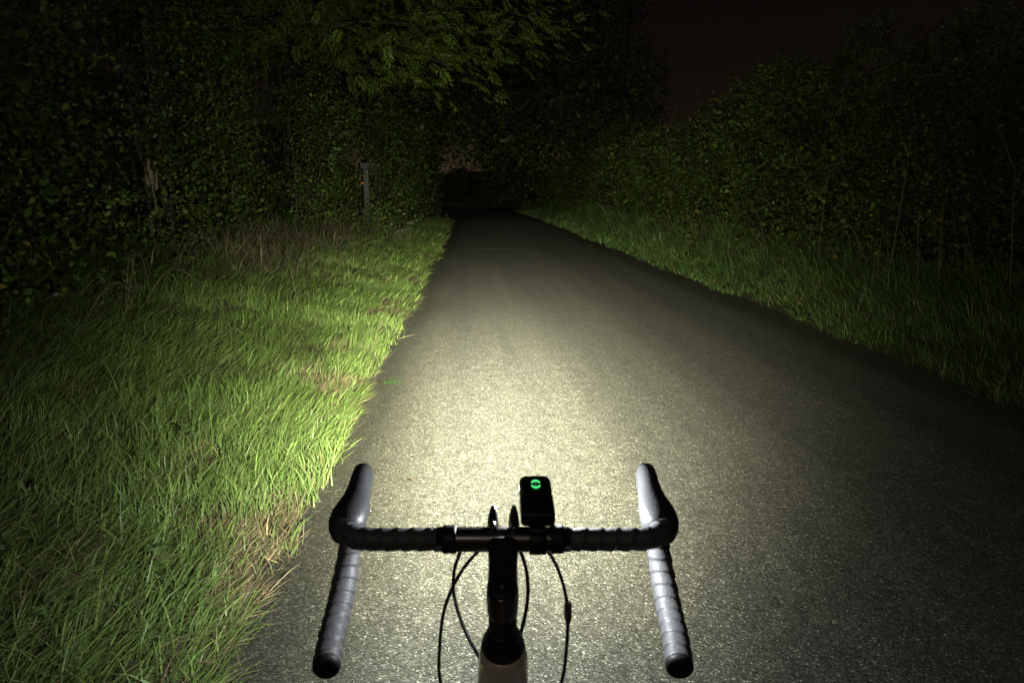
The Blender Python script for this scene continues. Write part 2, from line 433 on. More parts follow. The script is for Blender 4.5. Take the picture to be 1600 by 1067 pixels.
# bare clamp section of the bar
bar = part('handlebar', tube([bk((x, 0, 0)) for x in np.linspace(-.085, .085, 9)], .0156, 28), M['alloy'])
def saw(s, a, pitch=.0205, amp=.0019):
    u = (s / pitch + a / (2 * math.pi)) % 1.0
    return amp * (u if u < .86 else (1 - u) / .14 * .86) - amp * .3
for sx in (-1, 1):
    pts = [(.062, 0, 0), (.10, 0, 0), (.16, 0, 0), (.188, .004, .0), (.207, .022, .002), (.2125, .052, .001), (.2135, .080, -.016), (.2180, .0885, -.048),
           (.2215, .070, -.086), (.2225, .026, -.114), (.2205, -.025, -.126), (.2160, -.066, -.132)]
    path = smooth_path([bk((sx * x, y, z)) for x, y, z in pts], 260)
    tp = part('bar_tape', tube(path, .0143 + .0026 * sstep(.45, .75, np.linspace(0, 1, 260)), 26, rfun=lambda s, a: saw(s, a * sx)), M['tape'])
    # finishing tape band next to the stem
    f0 = bk((sx * .060, 0, 0)); f1 = bk((sx * .077, 0, 0)); mid = (f0 + f1) / 2
    prof = [(.0165, 0), (.0178, .0008), (.0181, .004), (.0176, .0085), (.0181, .013), (.0178, .0165), (.0160, .0175)]
    part('finishing_tape', lathe(prof, f0, f1 - f0, 30), M['matt'], tp)
    # end plug
    e = path[-1]; d = path[-1] - path[-4]
    part('end_plug', lathe([(.0168, -.002), (.0174, .001), (.0168, .005), (.0140, .0085), (.007, .0097), (.001, .0098)], e, d, 26), M['matt'], tp)
    # brake hood
    secs = [(.2095, .018, -.002, .0165, .019), (.2085, .034, .002, .0240, .0220), (.2080, .050, .006, .0242, .0225), (.2068, .066, .009, .0222, .0220), (.2062, .082, .012, .0190, .0208),
            (.2060, .097, .017, .0165, .0205), (.2055, .111, .024, .0152, .0210), (.2050, .122, .030, .0146, .0205), (.2045, .130, .034, .0136, .0180), (.2040, .1355, .036, .0105, .0135), (.2038, .138, .037, .005, .007)]
    rings = [super_ring(bk((sx * x, y, z)), (1, 0, 0), (0, -.25, .97), hw, hh, 2.35, 26) for x, y, z, hw, hh in secs]
    hood = part('brake_hood', loft(rings), M['rubber'])
    # rolled hem where the hood meets the tape
    hem = super_ring(bk((sx * .2095, .026, .0)), (.97, -.24 * sx, 0), (0, -.45, .9), .0186, .0200, 2.3, 26)
    part('hood_hem', tube(hem + [hem[0]], .0014, 8, cap=False), M['rubber'], hood)
    lv = smooth_path([bk((sx * x, y, z)) for x, y, z in [(.206, .118, .010), (.212, .136, -.010), (.218, .140, -.045), (.224, .126, -.080), (.227, .106, -.100)]], 22)
    rings = []
    for i, (T, N, B) in enumerate(frames(lv)):
        u = i / 21; ex = np.array([1.0, 0, 0]); ey = np.cross(T, ex); ey /= np.linalg.norm(ey)
        rings.append(super_ring(lv[i], ex, ey, .010 * (1 - .25 * u), .0065 * (1 - .35 * u), 2.6, 16))
    lever = part('brake_lever', loft(rings), M['alloy'])
    part('pivot_pin', lathe([(.0022, 0), (.0026, .0008), (.0018, .0022), (.0003, .0026)], bk((sx * .1885, .083, -.002)), (-sx, 0, .1), 12), M['steel'], hood)

# stem: body, faceplate with two pairs of bolt lugs, cap, spacers
ax = np.array([0, .292, -.956])                             # steerer axis, pointing down the fork
top = bk((0, -.095, -.010))
b0 = bk((0, -.022, -.002)); b1 = top + ax * .020 + np.array([0, .008, 0])
rings = []
for u in np.linspace(0, 1, 10):
    c = b0 + (b1 - b0) * u
    rings.append(super_ring(c, (1, 0, 0), (0, .12, .99), .0192 - .0016 * math.sin(u * math.pi), .0172 + .0010 * u, 3.0, 24))
stem = part('stem', loft(rings), M['alloy'])
part('stem_clamp', lathe([(.0155, 0), (.0178, .0012), (.0182, .006), (.0182, .034), (.0178, .039), (.0160, .0405)], top, ax, 32), M['alloy'], stem)
part('top_cap', lathe([(.001, -.0052), (.009, -.0050), (.0150, -.0040), (.0168, -.0020), (.0168, .0002)], top, ax, 32), M['matt'], stem)
part('cap_bolt', lathe([(.0005, -.0062), (.0036, -.0064), (.0042, -.0056), (.0042, -.0045)], top, ax, 12), M['steel'], stem)
for x in (-.0135, .0135):                                    # faceplate halves wrap the bar
    ring = []
    for a in np.linspace(R(-120), R(120), 17): ring.append(bk((x, math.cos(a) * .0195, math.sin(a) * .0195)))
    fp = part('faceplate', tube(ring, .0052, 10), M['alloy'], stem)
    lug = [bk((x, -.002, .012)), bk((x, .008, .018)), bk((x, .015, .024)), bk((x, .020, .031)), bk((x, .0225, .0365))]
    part('bolt_lug', tube(lug, [.0066, .0072, .0064, .0044, .0016], 10), M['alloy'], stem)
    lug = [bk((x, .010, -.018)), bk((x, .018, -.024)), bk((x, .022, -.028))]
    part('bolt_lug', tube(lug, [.0062, .0050, .0032], 10), M['alloy'], stem)
    part('bolt', lathe([(.0026, 0), (.0030, .0008), (.0022, .0024), (.0004, .0026)], bk((x, -.004, .0195)), (0, .35, .94), 10), M['steel'], stem)
s0 = .0415
for k, hgt in enumerate((.010, .010, .005)):
    part('headset_spacer', lathe([(.0150, 0), (.0168, .0007), (.0168, hgt - .0007), (.0150, hgt)], top + ax * s0, ax, 32), M['matt'], stem)
    s0 += hgt + .0006
part('headset_cover', lathe([(.0165, 0), (.0180, .002), (.0205, .010), (.0245, .021), (.0262, .027), (.0262, .032), (.0255, .033)], top + ax * s0, ax, 36), M['matt'])
s0 += .0336
frame = part('head_tube', lathe([(.0262, 0), (.0275, .002), (.0285, .010), (.0290, .05), (.0295, .10), (.0310, .138), (.0305, .142)], top + ax * s0, ax, 36), M['paint'])
def ell_tube(p, hw, hh, seg=24):
    rings = []
    for i, (T, N, B) in enumerate(frames(p)):
        ex = np.array([1.0, 0, 0]); ey = np.cross(T, ex); ey /= np.linalg.norm(ey)
        rings.append(super_ring(p[i], ex, ey, hw[i], hh[i], 2.5, seg))
    return loft(rings)
h0 = top + ax * (s0 + .034); h1 = top + ax * (s0 + .108)
seat = np.array([0, -.62, .80]); bb = np.array([0, -.27 - .25, .27])
p = np.linspace(h0 + np.array([0, .012, 0]), seat, 14)
part('top_tube', ell_tube(p, np.linspace(.031, .016, 14), np.linspace(.025, .015, 14)), M['paint'])
p = np.linspace(h1, bb, 10)
part('down_tube', ell_tube(p, np.linspace(.028, .030, 10), np.linspace(.028, .026, 10)), M['paint'])
part('seat_tube', tube(np.linspace(bb, seat + np.array([0, -.035, .06]), 6), .0165, 18), M['paint'])
part('seatpost', tube(np.linspace(seat + np.array([0, -.02, .04]), seat + np.array([0, -.075, .20]), 5), .0136, 16), M['alloy'])
rings = []
for y, z, hw, hh in [(.15, .0, .012, .010), (.13, .004, .020, .013), (.05, .003, .026, .016), (-.03, .0, .050, .018), (-.09, .006, .068, .020), (-.12, .010, .060, .014), (-.13, .011, .03, .006)]:
    rings.append(super_ring(seat + np.array([0, y - .085, .225 + z]), (1, 0, 0), (0, 0, 1), hw, hh, 2.6, 18))
part('saddle', loft(rings), M['rubber'])
# fork and wheels
WR = .345
axle = np.array([0, .245, WR]); crown = top + ax * (s0 + .146)
fk = part('fork', lathe([(.029, 0), (.031, .006), (.030, .022), (.020, .032)], crown, ax, 24), M['paint'])
for sx in (-1, 1):
    c0 = crown + ax * .015
    p = smooth_path([c0 + np.array([sx * .020, 0, 0]), c0 + ax * .06 + np.array([sx * .038, 0, 0]), c0 + ax * .20 + np.array([sx * .045, .006, 0]), axle + np.array([sx * .050, 0, 0])], 14)
    part('fork_blade', tube(p, np.linspace(.0145, .008, 14), 12), M['paint'], fk)
    part('chain_stay', tube([bb + np.array([sx * .03, 0, 0]), np.array([sx * .062, -.93, WR])], [.012, .009], 10), M['paint'])
    part('seat_stay', tube([seat + np.array([sx * .012, -.01, -.02]), np.array([sx * .062, -.93, WR])], [.009, .008], 10), M['paint'])
def wheel(c):
    th = np.linspace(0, 2 * math.pi, 73)
    ring = lambda r: [c + np.array([0, math.cos(a) * r, math.sin(a) * r]) for a in th]
    w = part('wheel', tube(ring(WR - .014), .014, 12, cap=False), M['tyre'])
    w.name = 'wheel'
    part('rim', tube(ring(WR - .036), .010, 10, cap=False), M['alloy'], w)
    part('hub', lathe([(.012, -.05), (.024, -.046), (.024, -.03), (.013, -.02), (.013, .02), (.024, .03), (.024, .046), (.012, .05)], c, (1, 0, 0), 20), M['alloy'], w)
    sp = MB()
    for k in range(24):
        a = 2 * math.pi * k / 24; b_ = a + (.5 if k % 2 else -.5); sx = 1 if k % 4 < 2 else -1
        sp.add(*tube([c + np.array([sx * .035, math.cos(b_) * .022, math.sin(b_) * .022]), c + np.array([0, math.cos(a) * (WR - .044), math.sin(a) * (WR - .044)])], .001, 5))
    part('spokes', sp, M['steel'], w)
wheel(axle); wheel(np.array([0, -.93, WR]))

# cables: pixel-measured loops set at their real depths around the stem
def cable(pts, r=.0024, n=60):
    return part('brake_cable', tube(smooth_path([bk(p_) for p_ in pts], n), r, 10), M['cable'])
cable([(-.052, .004, -.014), (-.058, .016, -.030), (-.066, .022, -.060), (-.066, .016, -.090), (-.052, -.010, -.120), (-.030, -.040, -.142), (-.012, -.052, -.165)])
cable([(-.012, .020, -.016), (-.030, .030, -.030), (-.058, .040, -.070), (-.080, .040, -.120), (-.088, .030, -.170), (-.086, .014, -.225), (-.060, .02, -.30), (-.02, .06, -.36)])
cable([(.010, .024, -.018), (.022, .030, -.034), (.031, .026, -.066), (.031, .006, -.095), (.020, -.022, -.130), (.008, -.045, -.155)], .0026)
c4 = cable([(.046, .004, -.014), (.060, .018, -.030), (.074, .026, -.062), (.083, .026, -.095), (.086, .020, -.125), (.084, .008, -.165), (.076, -.004, -.210), (.05, .01, -.28), (.025, .06, -.36)])
part('barrel_adjuster', lathe([(.0024, 0), (.0046, .002), (.0052, .004), (.0052, .020), (.0040, .025), (.0026, .031)], bk((.0862, .0245, -.104)), (0.0, -.33, -.94), 8), M['alloy'], c4, smooth=False)

# ------------------------------------------------------------------ the lamp on the bar (with the beam it throws)
LX, LY, LZ = .0327, .787, CAM_H - .389                     # middle of the rear end of the body
lamp = tag(empty('bike_light', (LX, LY, LZ)), 'black slab front light clamped right of the stem, green ring button on top', 'bike light')
yaw, tilt = R(0.5), R(0.5)
fw = np.array([-math.sin(yaw) * math.cos(tilt), math.cos(yaw) * math.cos(tilt), math.sin(tilt)])
rt = np.array([math.cos(yaw), math.sin(yaw), 0]); up = np.cross(rt, fw)
def lp(x, y, z): return rt * x + fw * y + up * z
LEN = .108
rings = []
for y, hw, zt, zb in [(-.0040, .0195, -.005, -.0185), (-.0030, .0209, -.0030, -.0200), (-.001, .0216, -.0012, -.0212), (.004, .0219, -.0002, -.0225), (.028, .0219, .0000, -.0255), (.031, .0219, .0012, -.026), (.034, .0219, .0016, -.0265),
                      (.060, .0219, .0018, -.029), (.096, .0219, .0016, -.031), (.103, .0216, .0008, -.031), (.1065, .0206, -.0008, -.029), (LEN, .0180, -.0030, -.026)]:
    rings.append(super_ring(lp(0, y, (zt + zb) / 2), rt, up, hw, (zt - zb) / 2, 4.2, 32))
part('body', loft(rings), M['plastic'], lamp)
rings = [super_ring(lp(0, LEN + d, -.0155), rt, up, .0165 * s_, .0095 * s_, 3, 28) for d, s_ in ((-.0008, 1), (.0010, .98), (.0018, .85))]
part('lens', loft(rings), M['lens'], lamp)
for sx in (-1, 1):                                           # side slots that spill light sideways
    rings = [super_ring(lp(sx * d, .092, -.0125 if sx < 0 else -.0150), fw, up, .0042, .0026, 3, 14) for d in (.0200, .0220, .0222)]
    part('side_window', loft(rings), M['window'], lamp)
    sd = bpy.data.lights.new('side_glow', 'AREA'); so = bpy.data.objects.new('side_glow', sd); COL.objects.link(so); so.parent = lamp
    sd.shape = 'RECTANGLE'; sd.size = .0052; sd.size_y = .0084; sd.color = (.95, .98, 1); sd.energy = 3.1 if sx > 0 else 1.6
    so.location = lp(sx * .0229, .092, -.0125 if sx < 0 else -.0150); so.rotation_euler = (0, R(-90) * sx, 0)
zb_ = .0030
part('button', loft([super_ring(lp(0, .072, zb_ + dz), rt, fw, .0085 * q, .0165 * q, 2.2, 30) for dz, q in ((-.0028, 1), (-.0012, 1), (-.0008, .92))]), M['matt'], lamp)
def arc_strip(cy, flip):
    Vv, Ff = [], []; n = 14
    for i in range(n + 1):
        a = R(20) + R(140) * i / n
        w = .0012 + .0010 * math.sin(math.pi * i / n)
        for r in (.0062 - w * .1, .0062 - w * 1.25):
            x_, y_ = math.cos(a) * r * 1.10, math.sin(a) * r * 2.15
            Vv.append(lp(x_, .072 + flip * (y_ + .0002), zb_ + .0001))
    for i in range(n): Ff.append((2 * i, 2 * i + 1, 2 * i + 3, 2 * i + 2))
    nV = len(Vv); Vv += [v - up * .0006 for v in Vv]
    Ff += [(2 * i + nV, 2 * i + 2 + nV, 2 * i + 3 + nV, 2 * i + 1 + nV) for i in range(n)]
    for i in range(n):
        Ff.append((2 * i, 2 * i + 2, 2 * i + 2 + nV, 2 * i + nV)); Ff.append((2 * i + 1, 2 * i + 1 + nV, 2 * i + 3 + nV, 2 * i + 3))
    return Vv, Ff
part('indicator', arc_strip(0, 1), M['green'], lamp, False); part('indicator', arc_strip(0, -1), M['green'], lamp, False)
M['green_dim'] = emit('green_led_dim', (.10, .7, .10), .22)
part('indicator', lathe([(.0014, -.0004), (.0014, .0003), (.0004, .0005)], lp(0, .072, zb_ - .0002), up, 14), M['green_dim'], lamp)
# bracket: neck from the body back to a band round the bar
barl = np.array([0, BY - LY, BZ - LZ])
rings = [super_ring(lp(0, y, z), rt, up, hw, hh, 3.4, 18) for y, z, hw, hh in ((.034, -.024, .0115, .005), (.020, -.0265, .0110, .006), (.010, -.0275, .0105, .0065), (.000, -.028, .0105, .0060), (-.004, -.029, .0100, .0045))]
mount = part('mount', loft(rings), M['plastic'], lamp)
th = np.linspace(0, 2 * math.pi, 33)
sec = [(-.0105, .0160), (-.0105, .0185), (-.0085, .0192), (.0085, .0192), (.0105, .0185), (.0105, .0160)]
Vv = [barl + np.array([x, math.cos(a) * r, math.sin(a) * r]) for a in th[:-1] for x, r in sec]
Ff = [(i * 6 + j, i * 6 + (j + 1) % 6, ((i + 1) % 32) * 6 + (j + 1) % 6, ((i + 1) % 32) * 6 + j) for i in range(32) for j in range(6)]
part('clamp_band', (Vv, Ff), M['plastic'], lamp)

def reflector(name, pitch, yaw_, lobes, colour):
    """spot with a smooth angular falloff: lobes = [(strength, width in degrees)]"""
    ld = bpy.data.lights.new(name, 'SPOT'); lo = bpy.data.objects.new(name, ld); COL.objects.link(lo); lo.parent = lamp
    lo.location = lp(0, LEN + .006, -.0150); lo.rotation_euler = (R(90 + pitch), 0, R(yaw_))
    ld.spot_size = R(175); ld.spot_blend = .25; ld.shadow_soft_size = .008; ld.energy = 100; ld.use_nodes = True
    t = ld.node_tree; t.nodes.clear(); Lk = t.links.new
    tcn = t.nodes.new('ShaderNodeTexCoord'); sp3 = t.nodes.new('ShaderNodeSeparateXYZ'); Lk(tcn.outputs['Normal'], sp3.inputs[0])
    def mth(op, a, b_=None):
        n = t.nodes.new('ShaderNodeMath'); n.operation = op
        for i, v in enumerate((a, b_)):
            if v is None: continue
            if isinstance(v, (int, float)): n.inputs[i].default_value = v
            else: Lk(v, n.inputs[i])
        return n.outputs[0]
    ang = mth('MULTIPLY', mth('ARCCOSINE', mth('MINIMUM', mth('ABSOLUTE', sp3.outputs['Z']), 1.0)), 180 / math.pi)
    tot = None
    for k, sig in lobes:
        g = mth('MULTIPLY', mth('EXPONENT', mth('MULTIPLY', mth('POWER', mth('DIVIDE', ang, sig), 2.0), -1.0)), 250.0 * k)
        tot = g if tot is None else mth('ADD', tot, g)
    em = t.nodes.new('ShaderNodeEmission'); lout = t.nodes.new('ShaderNodeOutputLight')
    em.inputs['Color'].default_value = (*colour, 1); Lk(tot, em.inputs['Strength']); Lk(em.outputs[0], lout.inputs[0])
reflector('beam', -9.4, 2.0, [(.49, 8.5), (.37, 18.5)], (.98, .96, .76))
reflector('spill', -28, 10, [(.017, 31.0)], (.93, 1, 1.0))

# ------------------------------------------------------------------ verge grass
def blades(P, head, L, Wd, e0, e1, tint, curl=0.0):
    """curved blades: base P, compass heading, length, width, elevation at base and tip"""
    n = len(P); seg = 3; pts = []; cur = P.copy(); h = head.copy()
    pos = [cur.copy()]; dirs = []
    for k in range(seg):
        el = e0 + (e1 - e0) * (k + .5) / seg
        d = np.stack([np.cos(el) * np.cos(h), np.cos(el) * np.sin(h), np.sin(el)], 1); dirs.append(d)
        cur = cur + d * (L / seg)[:, None]; pos.append(cur.copy()); h = h + curl
    tw = rng.normal(0, .7, n)
    side = np.stack([-np.sin(head + tw * .5), np.cos(head + tw * .5), .35 * np.sin(tw)], 1)
    V = []
    for k in range(seg):
        w = (Wd * (1.0 if k == 0 else (.95 if k == 1 else .65)) * .5)[:, None]
        V += [pos[k] - side * w, pos[k] + side * w]
    V.append(pos[seg]); V = np.stack(V, 1).reshape(-1, 3)
    F0 = np.array([[0, 1, 3], [0, 3, 2], [2, 3, 5], [2, 5, 4], [4, 5, 6]])
    F = (F0[None] + (np.arange(n) * 7)[:, None, None]).reshape(-1, 3)
    sh = np.array([.8, .8, 1, 1, 1.05, 1.05, 1.1])
    C = (tint[:, None, :] * sh[None, :, None]).reshape(-1, 3)
    return V, F, C

def sample_verge(n, t0, t1, y0, y1, near=3.0, power=1.6):
    """points with density falling with distance"""
    yv = np.linspace(y0, y1, 400); w = np.minimum(1, (near / np.maximum(yv, .1)) ** power); c = np.cumsum(w); c /= c[-1]
    y = np.interp(rng.random(n), c, yv); tt = t0 + (t1 - t0) * rng.random(n); return tt, y

G1 = np.array([.116, .202, .042]); G2 = np.array([.198, .268, .076]); BR = np.array([.27, .215, .12])
def grass_left():
    c = Cloud()
    per = 9; n = 21500
    tt, y = sample_verge(n, -6.0, -2.12, 1.0, 34, 4.0, 1.55)
    edge = -2.20 + .07 * (vnoise(y * .7, 2.2 + y * 0) - .5) + .07 * (vnoise(y * 6, 8.1 + y * 0) - .5)      # ragged verge edge
    keep = tt < edge; tt, y = tt[keep], y[keep]; n = len(tt); x = cx(y) + tt
    big = vnoise(x * .9, y * .9 + 5); patch = vnoise(x * 3.1 + 4, y * 3.1); u = -tt - HALF
    dry = sstep(.58, .80, patch) * np.exp(-((u - .30) / .34) ** 2) + .22 * sstep(.70, .85, patch)
    th_ = R(46) + (vnoise(x * 1.0 + 9, y * 1.0) - .5) * 2.6 + (vnoise(x * 3 + 2, y * 3) - .5) * 1.5 + rng.normal(0, .35, n)
    lean = rng.normal(0, .22, n); tint_t = np.exp(rng.normal(0, .16, n)); len_t = np.exp(rng.normal(0, .18, n))
    rp = lambda v: np.repeat(v, per)
    d0 = np.hypot(x, y); spread = rp(.022 * np.clip(d0 / 5, 1, 2.5))
    tt = rp(tt) + rng.normal(0, 1, n * per) * spread; y = rp(y) + rng.normal(0, 1, n * per) * spread
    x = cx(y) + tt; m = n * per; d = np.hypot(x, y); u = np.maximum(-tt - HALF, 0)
    dry, big = rp(dry), rp(big)
    L = (.070 + .115 * rng.random(m)) * rp(len_t) * (1 - .35 * np.minimum(dry, 1)) * (1 + 1.1 * sstep(1.5, 3.0, u)) * np.clip(d / 14.0, 1, 1.5)
    head = rp(th_) + rng.normal(0, .34, m)
    stray = rng.random(m) < .22; head[stray] = rng.random(stray.sum()) * 6.28
    e0 = R(56) + .25 * sstep(1.5, 3.0, u) + rp(lean) + rng.normal(0, .22, m); e1 = R(6) + rp(lean) * .6 + rng.normal(0, .28, m)
    wd = (.0028 + .0030 * rng.random(m)) * np.clip(d / 5.0, 1, 3.2)
    mixv = np.clip(.20 + .5 * big + rng.normal(0, .22, m), 0, 1)[:, None]
    col = (G1 * (1 - mixv) + G2 * mixv) * (rp(tint_t)[:, None] * np.exp(rng.normal(0, .20, (m, 1))))
    col *= (1 - .45 * sstep(1.4, 2.8, u))[:, None]                     # rank growth towards the bushes, colour also darkened for the beam's falloff
    isdry = rng.random(m) < np.clip(dry * .65 + .10 + .10 * np.exp(-(u / .28) ** 2), 0, .8)
    col[isdry] = BR * np.exp(rng.normal(0, .35, (isdry.sum(), 1)))
    e0 = np.where(isdry, e0 * .35, e0)
    P = np.stack([x, y, np.maximum(zg(tt, y), 0) - .006 + isdry * .012], 1)
    k = (rng.random(m) > np.clip(dry * .18, 0, .3)) & (tt < -2.08)
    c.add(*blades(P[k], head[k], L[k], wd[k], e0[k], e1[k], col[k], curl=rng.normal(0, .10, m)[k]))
    # coarse blades standing above the sward
    n = 800
    tt, y = sample_verge(n, -5.6, -2.7, 1.6, 22, 4, 1.3); x = cx(y) + tt
    P = np.stack([x, y, zg(tt, y)], 1)
    head = R(50) + rng.normal(0, .9, n); L = .18 + .20 * rng.random(n)
    col = np.array([.12, .20, .06]) * np.exp(rng.normal(0, .2, (n, 1)))
    c.add(*blades(P, head, L, .0035 + .0025 * rng.random(n), R(66) + rng.normal(0, .15, n), R(15) + rng.normal(0, .4, n), col))
    o = c.build('verge_grass', M['blade'])
    tag(o, 'bright green flattened grass on the wide left verge', 'grass', kind='stuff')
grass_left()

def grass_right():
    c = Cloud(); per = 8; n = 7600
    tt, y = sample_verge(n, 2.14, 4.7, 2.2, 48, 6.5, 1.2)
    edge = 2.22 + .20 * (vnoise(y * 1.1, 5.2 + y * 0) - .5) + .12 * (vnoise(y * 4, 1.1 + y * 0) - .5)
    k = tt > edge; tt, y = tt[k], y[k]; n = len(tt); x = cx(y) + tt
    th_ = R(165) + (vnoise(x * 1.3, y * 1.3 + 2) - .5) * 3.5 + rng.normal(0, .8, n); tint_t = np.exp(rng.normal(0, .22, n)); len_t = np.exp(rng.normal(0, .25, n)); lean = rng.normal(0, .2, n)
    big = vnoise(x * .8 + 3, y * .8); tuft = vnoise(x * 3 + 5, y * 3); rp = lambda v: np.repeat(v, per)
    sp_ = rp(.03 * np.clip(y / 6, 1, 3)); m = n * per
    tt = rp(tt) + rng.normal(0, 1, m) * sp_; y = rp(y) + rng.normal(0, 1, m) * sp_; x = cx(y) + tt; d = np.hypot(x, y); u = np.maximum(tt - HALF, 0)
    L = (.09 + .11 * rng.random(m) + .30 * sstep(.6, 1.8, u) * (.25 + .75 * rp(tuft))) * rp(len_t) * np.clip(d / 14, 1, 1.5)
    head = rp(th_) + rng.normal(0, .6, m)
    e0 = R(70) + rp(lean) + rng.normal(0, .2, m); e1 = R(8) + rp(lean) + rng.normal(0, .45, m)
    wd = (.0045 + .0036 * rng.random(m)) * np.clip(d / 6, 1, 3.5)
    mv = np.clip(.2 + .4 * rp(big) + rng.normal(0, .2, m), 0, 1)[:, None]
    col = (np.array([.095, .185, .047]) * (1 - mv) + np.array([.155, .22, .053]) * mv) * rp(tint_t)[:, None] * np.exp(rng.normal(0, .25, (m, 1)))
    isdry = rng.random(m) < .07; col[isdry] = BR * np.exp(rng.normal(0, .3, (isdry.sum(), 1)))
    P = np.stack([x, y, np.maximum(zg(tt, y), 0) - .006], 1); k = tt > 2.08
    c.add(*blades(P[k], head[k], L[k], wd[k], e0[k], e1[k], col[k], curl=rng.normal(0, .1, m)[k]))
    tag(c.build('verge_grass', M['blade']), 'dim green tufted grass along the right hand hedge foot', 'grass', kind='stuff')
grass_right()

def left_front(y): return -4.75 - .25 * sstep(4, 9, y) + 1.85 * sstep(9, 28, y)
def dry_grass():
    c = Cloud(); n = 9000
    y = 7.5 + 11 * rng.random(n) ** .9; tt = left_front(y) + rng.normal(.25, .38, n)
    x = cx(y) + tt; w = vnoise(x * 1.2 + 2, y * .8); k = (w > .50) & (y > 8.5) | (rng.random(n) < .10); tt, y, x = tt[k], y[k], x[k]; n = len(y)
    P = np.stack([x, y, zg(tt, y)], 1)
    col = np.array([.150, .125, .080]) * np.exp(rng.normal(0, .45, (n, 1)))
    c.add(*blades(P, rng.random(n) * 6.28, .22 + .34 * rng.random(n), .005 + .005 * rng.random(n), R(68) + rng.normal(0, .3, n), R(0) + rng.normal(0, .6, n), col))
    tag(c.build('dry_grass', M['dry']), 'brown dead grass tangled at the foot of the left bushes', 'dry grass', kind='stuff')
dry_grass()

# ------------------------------------------------------------------ hedges, shrubs and trees
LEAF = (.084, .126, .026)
def lobes_surface(lobes, k, jitter=.12, front=None):
    """points on a union of ellipsoids (centre, radii); keeps only outside points"""
    vol = np.array([r[0] * r[1] + r[1] * r[2] + r[0] * r[2] for c, r in lobes]); pick = rng.choice(len(lobes), k, p=vol / vol.sum())
    C = np.array([c for c, r in lobes])[pick]; Rr = np.array([r for c, r in lobes])[pick]
    d = unit(rng.normal(0, 1, (k, 3)))
    s = 1 + rng.normal(-.05, jitter, (k, 1))
    P = C + d * Rr * s; keep = np.ones(k, bool)
    for c, r in lobes:
        keep &= np.sum(((P - np.array(c)) / (np.array(r) * .80)) ** 2, 1) > 1
    return P[keep], unit(d / Rr)[keep]

def shrub(name, label, t, y, w, dpt, h, per_area, leafL, base, group, cat='shrub', tilt=0.0, yellow=.03, nstem=5, hips=0):
    bx_, by_, bz_ = gpt(t, y); root = tag(empty(name, (bx_, by_, bz_)), label, cat, group)
    lobes = []
    for k in range(9):
        fx, fz = rng.uniform(-.62, .62), rng.uniform(.12, .86)
        lobes.append(((fx * w, rng.uniform(-.35, .35) * dpt, fz * h), (w * rng.uniform(.30, .46), dpt * rng.uniform(.42, .85), h * rng.uniform(.14, .26))))
    lobes.append(((0, 0, h * .45), (w * .85, dpt * .60, h * .42)))
    lobes.append(((0, 0, h * .16), (w * .95, dpt * .85, h * .20)))
    k = int(per_area * w * h); P, O = lobes_surface(lobes, k)
    P[:, 2] = np.maximum(P[:, 2], .05)
    q = vnoise(P[:, 0] * 1.25 + y * 3.1, P[:, 2] * 1.4 + 40 + t) > .36 + .14 * rng.random(len(P)); P, O = P[q], O[q]      # hollows
    c = Cloud(); clumps(c, P, O, 16, .14 + .02 * (leafL > .08), leafL, base, fine=2 if y < 14 else True, yellow=yellow, wratio=.72)
    # loose inner leaves that close the depth of the bush
    n = k // 2; Q = np.stack([rng.uniform(-.9, .9, n) * w, rng.uniform(-.1, .8, n) * dpt, rng.uniform(.02, .92, n) * h], 1)
    clumps(c, Q, unit(rng.normal(0, 1, (n, 3)) + np.array([0, -1, 0])), 11, .22, leafL * 1.35, np.array(base), fine=False)
    f = c.build('foliage', M['leaf'], root); f['kind'] = 'stuff'
    for s_ in range(nstem):
        a = np.array([rng.uniform(-.3, .3) * w, rng.uniform(-.2, .3) * dpt, -.1]); b_ = np.array([a[0] * 2.2 + rng.uniform(-.2, .2) * w, a[1], h * rng.uniform(.6, .95)])
        mb = MB(); p = wobble(a, b_, 8, .12); mb.add(*tube(p, np.linspace(.028, .008, 8), 6))
        for q in range(4):
            i = rng.integers(2, 7); e = p[i] + np.array([rng.uniform(-.5, .5) * w * .7, rng.uniform(-.8, .1) * dpt, rng.uniform(.05, .3) * h]); mb.add(*tube(wobble(p[i], e, 6, .15), np.linspace(.010, .003, 6), 5))
        mb.build('stem', M['bark'], root)
    return root, P, O

